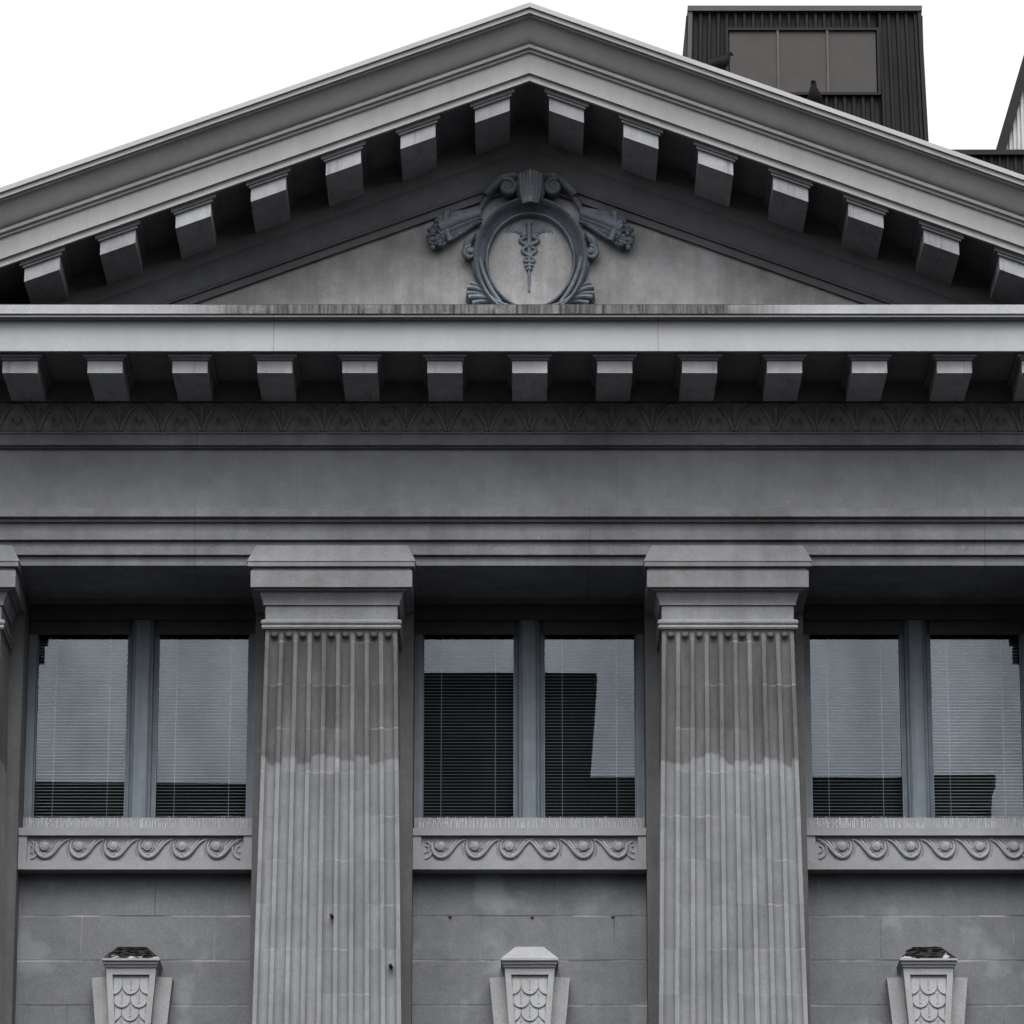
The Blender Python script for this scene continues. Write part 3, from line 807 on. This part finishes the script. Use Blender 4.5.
# side volutes and scroll feet
def tpl(pts): return [tp(*q) for q in pts]
for sg in (-1, 1):
    sc = MB()
    X = lambda d: 530.5 + sg*d
    def spiral(cx_, cy_, r0, turns, start, n_=26, end=0.25, dirn=1):
        return [tp(X(cx_ + r0*(1-(1-end)*i/n_)*cos(start+dirn*2*pi*turns*i/n_)), cy_ - r0*(1-(1-end)*i/n_)*sin(start+dirn*2*pi*turns*i/n_)) for i in range(n_+1)]
    sc.relief([tp(*q) for q in bez((X(55), 232), (X(61), 238), (X(65), 246), (X(66), 252), 8)], [0.02,0.03,0.04,0.045,0.045,0.04,0.035,0.03,0.02], -0.05, 2.0)
    # small ear volute with the strap running down to the foot
    sc.relief(spiral(60.5, 253, 6.5, 1.4, radians(100), dirn=-1), 0.028, -0.10, 1.6)
    sc.ball((tp(X(60), 253)[0], -0.12, tp(X(60), 253)[1]), 0.035, 0.05, 0.035)
    sc.ball((tp(X(60), 253)[0], -0.05, tp(X(60), 253)[1]), 0.075, 0.10, 0.075)
    sc.relief([tp(*q) for q in bez((X(57), 259), (X(56), 272), (X(50), 284), (X(40), 296), 10)], 0.030, -0.04, 1.8)
    sc.relief([tp(*q) for q in bez((X(51), 258), (X(48), 274), (X(42), 288), (X(30), 303), 10)], 0.026, -0.10, 1.6)
    # fluted foot: four fingers fanning out
    for j in range(5):
        o_ = j*4.3
        sc.relief([tp(*q) for q in bez((X(20+o_*0.6), 306+o_*0.1), (X(36+o_*0.4), 303-o_*0.35), (X(44+o_*0.3), 299.5-o_*0.9), (X(58+5*sin(j/4*pi)+o_*0.15), 304-o_*1.15), 12)],
                  [0.020+0.018*q/12 for q in range(13)], -0.08-0.02*(j % 2), 2.0)
    sc.ball((tp(X(50), 297)[0], -0.02, tp(X(50), 297)[1]), 0.16, 0.08, 0.09)
    sc.obj('side_scroll', M['bronze'], co, True)
# crest: shell with two rolled scrolls
cr = MB()
for j in range(-3, 4):
    cr.relief([tp(*q) for q in bez((530.5+j*2.0, 209), (530.5+j*3.0, 198), (530.5+j*3.4, 186), (530.5+j*3.2, 176+abs(j)*1.0), 8)], [0.022,0.026,0.030,0.033,0.035,0.036,0.035,0.03,0.02], -0.30+0.014*abs(j), 1.5)
cr.ball((tp(530.5,190)[0], -0.14, tp(530.5,190)[1]), 0.17, 0.20, 0.19)
for sg in (-1, 1):
    X = lambda d: 530.5 + sg*d
    pts = [tp(X(23 + 8.3*(1-0.72*i/26)*cos(radians(60)+2*pi*1.35*i/26)), 191 - 8.3*(1-0.72*i/26)*sin(radians(60)+2*pi*1.35*i/26)) for i in range(27)]
    cr.relief(pts, 0.030, -0.20, 1.8)
    cr.ball((tp(X(22),191)[0], -0.12, tp(X(22),191)[1]), 0.085, 0.13, 0.085)
    cr.relief([tp(*q) for q in bez((X(10), 179), (X(20), 177), (X(33), 181), (X(45), 196), 12)], [0.04+0.02*sin(pi*q/12) for q in range(13)], -0.10, 2.2)
    cr.relief([tp(*q) for q in bez((X(24), 184), (X(36), 186), (X(46), 196), (X(53), 214), 12)], [0.05-0.002*q for q in range(13)], -0.06, 2.0)
cr.obj('crest', M['bronze_soiled'], co, True)
# sheaves at both sides: tapering bundles with a knobbly outer end
for sg in (-1, 1):
    X = lambda d: 530.5 + sg*d
    h = MB(); rnd = random.Random(11)
    for j in range(5):
        o_ = (j-2)
        h.relief([tp(*q) for q in bez((X(50), 214+o_*2.2), (X(64), 218+o_*3.0), (X(76), 223+o_*4.0), (X(91), 230+o_*4.6), 10)], [0.045+0.002*q for q in range(11)], -0.05-0.03*(2-abs(o_)), 1.4)
    h.relief([tp(*q) for q in bez((X(83), 213), (X(87), 222), (X(85), 232), (X(80), 242), 8)], 0.035, -0.12, 1.6)
    for j in range(60):
        a_ = rnd.uniform(0, 2*pi); r_ = sqrt(rnd.random())
        px_ = X(94 + 7.5*r_*cos(a_) - 2*sin(a_)); py_ = 234 - 15*r_*sin(a_)*1.0
        x, z = tp(px_, py_); h.ball((x, -0.10-0.05*rnd.random()*(1-r_), z), 0.014+0.026*rnd.random(), 0.05, 0.014+0.024*rnd.random(), 8, 6)
    for j in range(9):
        q = j/8; bx_ = 58+q*30; up_ = 214.5+q*7; dn_ = 224+q*20
        h.relief([tp(*v) for v in bez((X(bx_), up_), (X(bx_+3), up_-3), (X(bx_+6), up_-3.5), (X(bx_+7), up_-rnd.uniform(0,2)), 5)], [0.028,0.030,0.026,0.02,0.014,0.006], -0.06, 1.6)
        h.relief([tp(*v) for v in bez((X(bx_), dn_), (X(bx_+3), dn_+3), (X(bx_+6), dn_+3.5), (X(bx_+7), dn_+rnd.uniform(0,2.5)), 5)], [0.028,0.032,0.028,0.022,0.014,0.006], -0.06, 1.6)
    x, z = tp(X(93), 234); h.ball((x, -0.02, z), 0.085, 0.11, 0.15)
    h.obj('sheaf', M['bronze'], co, True)
# caduceus on the field
ca = MB(); y0 = -0.026
ca.relief([tp(529, 220), tp(529.3, 262), tp(529, 289.5)], [0.026, 0.020, 0.012], y0, 1.5)
for py_, hw_ in ((221, 3.6), (263.5, 4.4), (259.5, 5), (267, 3)): ca.relief([tp(529-hw_, py_), tp(529+hw_, py_)], 0.020, y0-0.005, 1.5)
for sg in (-1, 1):
    pts = []
    for i in range(34):
        t_ = i/33; amp = 9.5*(1-0.55*t_)
        pts.append(tp(529.2 + sg*amp*sin(t_*2.6*pi+0.35), 235 + 26*t_))
    ca.relief(pts, [0.026-0.010*i/33 for i in range(34)], y0-0.006*(1+sg), 1.5)
    ca.ball((tp(529.2+sg*6, 233.5)[0], y0-0.02, tp(529.2+sg*6, 233.5)[1]), 0.035, 0.03, 0.026)
    for j in range(4):
        ca.relief([tp(*q) for q in bez((529+sg*3, 223+j*2.4), (529+sg*9, 219+j*3.0), (529+sg*(17-j*1.5), 221+j*3.0), (529+sg*(24-j*3.6), 231-j*0.2), 9)], [0.022,0.027,0.03,0.032,0.032,0.03,0.027,0.022,0.016,0.008], y0+0.004, 0.8)
ca.obj('caduceus', M['bronze'], co, True)

# ------------------------------------------------------------------ pigeons on the roof edge
def pigeon(name, x, py, Y, rz, label, lean):
    z = zr - SL*abs(x) + 0.07
    o = MB()
    sp = [(-0.20,0.075),(-0.17,0.08),(-0.11,0.10),(-0.05,0.125),(0.02,0.14),(0.07,0.165),(0.105,0.20),(0.115,0.235),(0.13,0.262),(0.15,0.268),(0.165,0.262),(0.187,0.254)]
    rd = [(0.030,0.006),(0.032,0.010),(0.036,0.026),(0.062,0.055),(0.074,0.070),(0.066,0.062),(0.046,0.044),(0.030,0.032),(0.030,0.032),(0.027,0.027),(0.012,0.014),(0.002,0.003)]
    vs = []; fs = []; n_ = 12
    for i, ((sx, sz), (ra, rb)) in enumerate(zip(sp, rd)):
        a_ = sp[max(i-1,0)]; b_ = sp[min(i+1,len(sp)-1)]; tx, tz = b_[0]-a_[0], b_[1]-a_[1]; L = sqrt(tx*tx+tz*tz)
        for k in range(n_):
            q = 2*pi*k/n_
            vs.append((sx - tz/L*rb*sin(q), ra*cos(q), sz + tx/L*rb*sin(q)))
    for i in range(len(sp)-1):
        for k in range(n_):
            l = (k+1) % n_
            fs.append((i*n_+k, i*n_+l, (i+1)*n_+l, (i+1)*n_+k))
    fs += [tuple(range(n_-1,-1,-1)), tuple((len(sp)-1)*n_+k for k in range(n_))]
    o.add(vs, fs)
    for sg in (-1, 1): o.tube([(0.01, sg*0.028, 0.08), (0.012, sg*0.03, 0.03), (0.018, sg*0.03, -0.004)], [0.012,0.006,0.005], 6); o.tube([(-0.01, sg*0.03, -0.002), (0.045, sg*0.03, -0.002)], 0.005, 5)
    ob = o.obj(name, M['bird'], None, True); ob.location = (x, Y, z); ob.rotation_euler = (0, lean, rz)
    return tag(ob, label, 'bird', 'birds on the pediment edge')
xb = P(717, 70, -1.4)[0]; pigeon('pigeon', xb, 70, -1.35, 0.25, 'dark bird side on at the roof edge, nearer the pediment peak', 0.0)
xb = P(815, 98, -1.4)[0]; pigeon('pigeon', xb, 98, -1.35, -1.9, 'dark upright bird on the roof edge below the three-pane brown window', -0.35)

# ------------------------------------------------------------------ buildings behind
def ribs(xa_, xb_, y, period, depth, z0, z1, taper=None):
    """trapezoid ribbed sheet facing the street"""
    pts = []; x = xa_
    while x < xb_-1e-6:
        for q, d in ((0,0),(0.30,0),(0.40,depth),(0.90,depth),(1.0,0)):
            if x+q*period <= xb_: pts.append((x+q*period, y+d))
        x += period
    pts = [p_ for i, p_ in enumerate(pts) if i == 0 or p_ != pts[i-1]]
    return pts + [(pts[-1][0], y+depth+0.05), (pts[0][0], y+depth+0.05)]
RY = 30.0
xl0, zt_b = P(690.5, 12, RY); xr0, _ = P(919, 12, RY); xl1, zlow = P(685.5, 150, RY); xr1, _ = P(924.5, 150, RY)
k_t = (xr1-xl1)/(xr0-xl0)
bk = tag(empty('clad_building', ((xl0+xr0)/2, RY, 0)), 'black ribbed metal rooftop tower with a three-pane brown window behind the pediment', 'building')
xm = (xl0+xr0)/2; hw = (xr0-xl0)/2
wx0, wz1 = P(728, 31, RY); wx1, wz0 = P(878, 93, RY)
def taperz(mb, zt_, zb_):
    """walls lean: slightly wider at the bottom of the visible part"""
    mb.v = [(x*(1+(k_t-1)*min(1.6, max(0, (zt_-z)/(zt_-zlow)))), y, z) for x, y, z in mb.v]
    return mb
per = W(8.9, 80, RY)
mbk = MB()
def ribbed(mb, a_, c_, z0, z1):
    sub = MB().prismz(ribs(a_, c_, 0.0, per, 0.06, z0, z1), z0, z1); mb.add(sub.v, sub.f)
zmid = zlow-2
ribbed(mbk, -hw, wx0-xm-0.04, zmid, zt_b); ribbed(mbk, wx1-xm+0.04, hw, zmid, zt_b)
ribbed(mbk, wx0-xm-0.04, wx1-xm+0.04, wz1+0.04, zt_b); ribbed(mbk, wx0-xm-0.04, wx1-xm+0.04, zmid, wz0-0.04)
taperz(mbk, zt_b, zlow); mbk.box(-hw*k_t, hw*k_t, 0.12, 8, 0, zt_b-0.02); mbk.box(-hw*1.05, hw*1.05, 0.0, 0.119, 0, zmid-0.002)
mbk.obj('ribbed_wall', M['black'], bk)
MB().box(-hw-0.05, hw+0.05, -0.06, 8.1, zt_b+0.002, zt_b+0.10).obj('coping', M['coping'], bk)
for sg in (-1, 1):
    c_ = MB().box(min(sg*(hw-0.03), sg*(hw+0.04)), max(sg*(hw-0.03), sg*(hw+0.04)), -0.035, 0.1, zlow-2, zt_b); taperz(c_, zt_b, zlow)
    c_.obj('corner_trim', M['coping'] if sg < 0 else M['blacktrim'], bk)
wf = MB(); a_, c_ = wx0-xm, wx1-xm
for q in ((a_-0.05, a_, wz0-0.05, wz1+0.05), (c_, c_+0.05, wz0-0.05, wz1+0.05)): wf.box(q[0], q[1], -0.05, 0.1, q[2], q[3])
wf.box(a_, c_, -0.048, 0.1, wz1, wz1+0.05); wf.box(a_, c_, -0.048, 0.1, wz0-0.05, wz0)
wo = wf.obj('window', M['blacktrim'], bk)
for j in range(3):
    x0_, x1_ = a_+(c_-a_)*j/3, a_+(c_-a_)*(j+1)/3
    MB().box(x0_+0.02, x1_-0.02, 0.0, 0.09, wz0+0.002, wz1-0.002).obj('pane', M['board'], wo)
    if j: MB().box(x0_-0.018, x0_+0.018, -0.04, 0.085, wz0+0.002, wz1-0.002).obj('mullion', M['rust'], wo)

# lower dark roof with a pale gabled plant room, right
RY2 = 26.0
xp0, zp1 = P(950, 153, RY2)
pb2 = tag(empty('plant_room_building', (xp0, RY2, 0)), 'low dark parapet with a pale ribbed sloping plant room, right edge behind pediment', 'building')
L2 = 14.0
mm = MB(); sub = MB().prismz(ribs(0, L2, 0.0, per*0.85, 0.04, 0, 0), zp1-3, zp1-0.05); mm.add(sub.v, sub.f); mm.box(0, L2, 0.1, 10, 0, zp1-0.06); mm.box(0, L2, 0, 0.099, 0, zp1-3.002)
mm.obj('parapet_wall', M['black'], pb2)
MB().box(-0.05, L2+0.05, -0.06, 0.35, zp1-0.048, zp1+0.04).obj('coping', M['blacktrim'], pb2)
RG = RY2+1.5
gx0, gz0 = P(1001, 152, RG); gx1, gz1 = P(1024, 74, RG)
gx0 -= xp0; gx1 -= xp0; dz = gz1-gz0; dx = gx1-gx0
top = 3.6; g0 = -0.6
def edge(h): return gx0 + dx*h/dz
gp = MB(); x = edge(g0)
nrib = 70; pr2 = W(4.2, 110, RG)
# slanted left edge: each rib is a vertical strip cut at the slope
hgt = top
x = edge(0)
while x < edge(hgt)+6:
    zc = min(hgt, (x-gx0)*dz/dx)
    if zc > 0.05:
        zc2 = min(hgt, (x+pr2*0.55-gx0)*dz/dx)
        gp.hexa([(x,1.46,gz0-0.9),(x+pr2*0.55,1.46,gz0-0.9),(x+pr2*0.55,1.56,gz0-0.9),(x,1.56,gz0-0.9),(x,1.46,gz0+zc),(x+pr2*0.55,1.46,gz0+zc2),(x+pr2*0.55,1.56,gz0+zc2),(x,1.56,gz0+zc)])
    x += pr2
gp.prismy([(edge(g0), gz0+g0), (edge(hgt)+6, gz0+g0), (edge(hgt)+6, gz0+hgt-0.01), (edge(hgt), gz0+hgt-0.01)], 1.5, 6)
gp.obj('ribbed_gable', M['palecorr'], pb2)
e = MB().prismy([(edge(g0)-0.10, gz0+g0), (edge(g0)+0.07, gz0+g0), (edge(hgt)+0.07, gz0+hgt), (edge(hgt)-0.10, gz0+hgt)], 1.38, 6.1)
e.obj('edge_trim', M['blacktrim'], pb2)

# ------------------------------------------------------------------ street and the buildings across it (seen in the panes)
def structure(o): o['kind'] = 'structure'; return o
structure(MB().add([(-600,-600,0),(600,-600,0),(600,600,0),(-600,600,0)], [(0,1,2,3)]).obj('ground', M['earth']))
structure(MB().add([(-600,-24,0.004),(600,-24,0.004),(600,-6,0.004),(-600,-6,0.004)], [(0,1,2,3)]).obj('road', M['asphalt']))
pv = MB(); pv.box(-300, 300, -5.8, 0.8, -0.2, 0.13); pv.box(-300, 300, -60, -24.2, -0.2, 0.13)
structure(pv.obj('pavement', M['paving']))
kb = MB(); kb.box(-300, 300, -6.0, -5.802, -0.2, 0.14); kb.box(-300, 300, -24.198, -24.0, -0.2, 0.14)
structure(kb.obj('kerb', M['kerb']))
ln = MB()
for k in range(-30, 31): ln.add([(k*6,-15.08,0.008),(k*6+3,-15.08,0.008),(k*6+3,-14.92,0.008),(k*6,-14.92,0.008)], [(0,1,2,3)])
structure(ln.obj('road_marking', M['line']))

BY = -62.0                                    # front of the facing buildings
def mir(px, py):                              # where the mirrored sight line meets the facing fronts
    x, z = P(px, py, 2*GY - BY); return x, z
def facing(name, pxa, pxb, py, label, lean=0.0, depth=14, peak=0):
    x0, z = mir(pxa, py); x1, _ = mir(pxb, py)
    root = tag(empty(name, ((x0+x1)/2, BY, 0)), label, 'building', 'buildings across the street')
    h = (x1-x0)/2
    w_ = MB().hexa([(-h,-depth,0),(h-lean*z,-depth,0),(h-lean*z,0,0),(-h,0,0),(-h,-depth,z-0.3),(h-lean*0.3,-depth,z-0.3),(h-lean*0.3,0,z-0.3),(-h,0,z-0.3)])
    w_.obj('wall', M['darkwall'], root)
    c_ = MB()
    if peak: c_.prismy([(-h-0.1, z-0.298), (h+0.1, z-0.298), (h+0.1, z-0.1), (h*0.3, z-0.1+peak), (-h*0.2, z-0.1+peak), (-h-0.1, z-0.1)], -depth-0.1, 0.1)
    else: c_.box(-h, h+0.05, -depth, 0.1, z-0.298, z)
    c_.obj('coping', M['blacktrim'], root)
    n_ = max(2, int(2*h/3.2)); first = None
    for i in range(n_):
        xw = -h + (i+0.5)*2*h/n_
        if first is None:
            first = MB().box(-0.8, 0.8, 0.0, 0.06, z-5.2, z-3.2).obj('window', M['darkglass'], root); first.location = (xw,0,0)
        else:
            o = first.copy(); C.objects.link(o); o.location = (xw,0,0)
    return root
facing('office_block', -420, 395, 783.5, 'dark brick office block with a shallow peaked parapet across the street', peak=0.12)
facing('office_tower', 397, 595, 674, 'tall dark narrow tower across the street, wider at its top', lean=0.07)
facing('corner_block', 560, 905, 773, 'dark flat-roofed corner block right of the tower across the street').location.y = BY-0.5
facing('corner_shop', 906, 993, 776, 'small dark building with a slanted side wall across the street', lean=0.07)

# ------------------------------------------------------------------ light, sky, camera
sc_ = bpy.context.scene
sc_.cycles.diffuse_bounces = 1
EL, AZ = radians(58), radians(180)
wd = bpy.data.worlds.new('World'); sc_.world = wd; wd.use_nodes = True
nt = wd.node_tree; bg = nt.nodes['Background']
sky = nt.nodes.new('ShaderNodeTexSky'); sky.sky_type = 'NISHITA'; sky.sun_disc = False
sky.sun_elevation = EL; sky.sun_rotation = AZ; sky.air_density = 1.0; sky.dust_density = 6.0; sky.ozone_density = 1.0
hs = nt.nodes.new('ShaderNodeHueSaturation'); hs.inputs['Saturation'].default_value = 0.20
nt.links.new(sky.outputs[0], hs.inputs['Color']); nt.links.new(hs.outputs[0], bg.inputs['Color'])
bg.inputs['Strength'].default_value = 0.13
sl_ = bpy.data.lights.new('sun', 'SUN'); sl_.energy = 0.5; sl_.angle = radians(50); sl_.color = (1.0, 1.0, 1.0)
so = bpy.data.objects.new('sun', sl_); C.objects.link(so)
# lamp shines along -Z; turn it so that it comes from the sky texture's sun
d = (sin(AZ)*cos(EL), cos(AZ)*cos(EL), sin(EL))
so.rotation_euler = (pi/2-EL, 0, pi - AZ)
so.location = (d[0]*100, d[1]*100, d[2]*100)

cam = bpy.data.cameras.new('camera'); cam.sensor_width = 36; cam.lens = F/1024*36; cam.clip_start = 0.5; cam.clip_end = 3000
co_ = bpy.data.objects.new('camera', cam); C.objects.link(co_)
co_.location = (CX, CY, CZ); co_.rotation_euler = (pi/2+TH, 0, 0); sc_.camera = co_
vs_ = sc_.view_settings; vs_.view_transform = 'Standard'; vs_.look = 'None'; vs_.gamma = 1; vs_.use_curve_mapping = False
vs_.exposure = 1.6
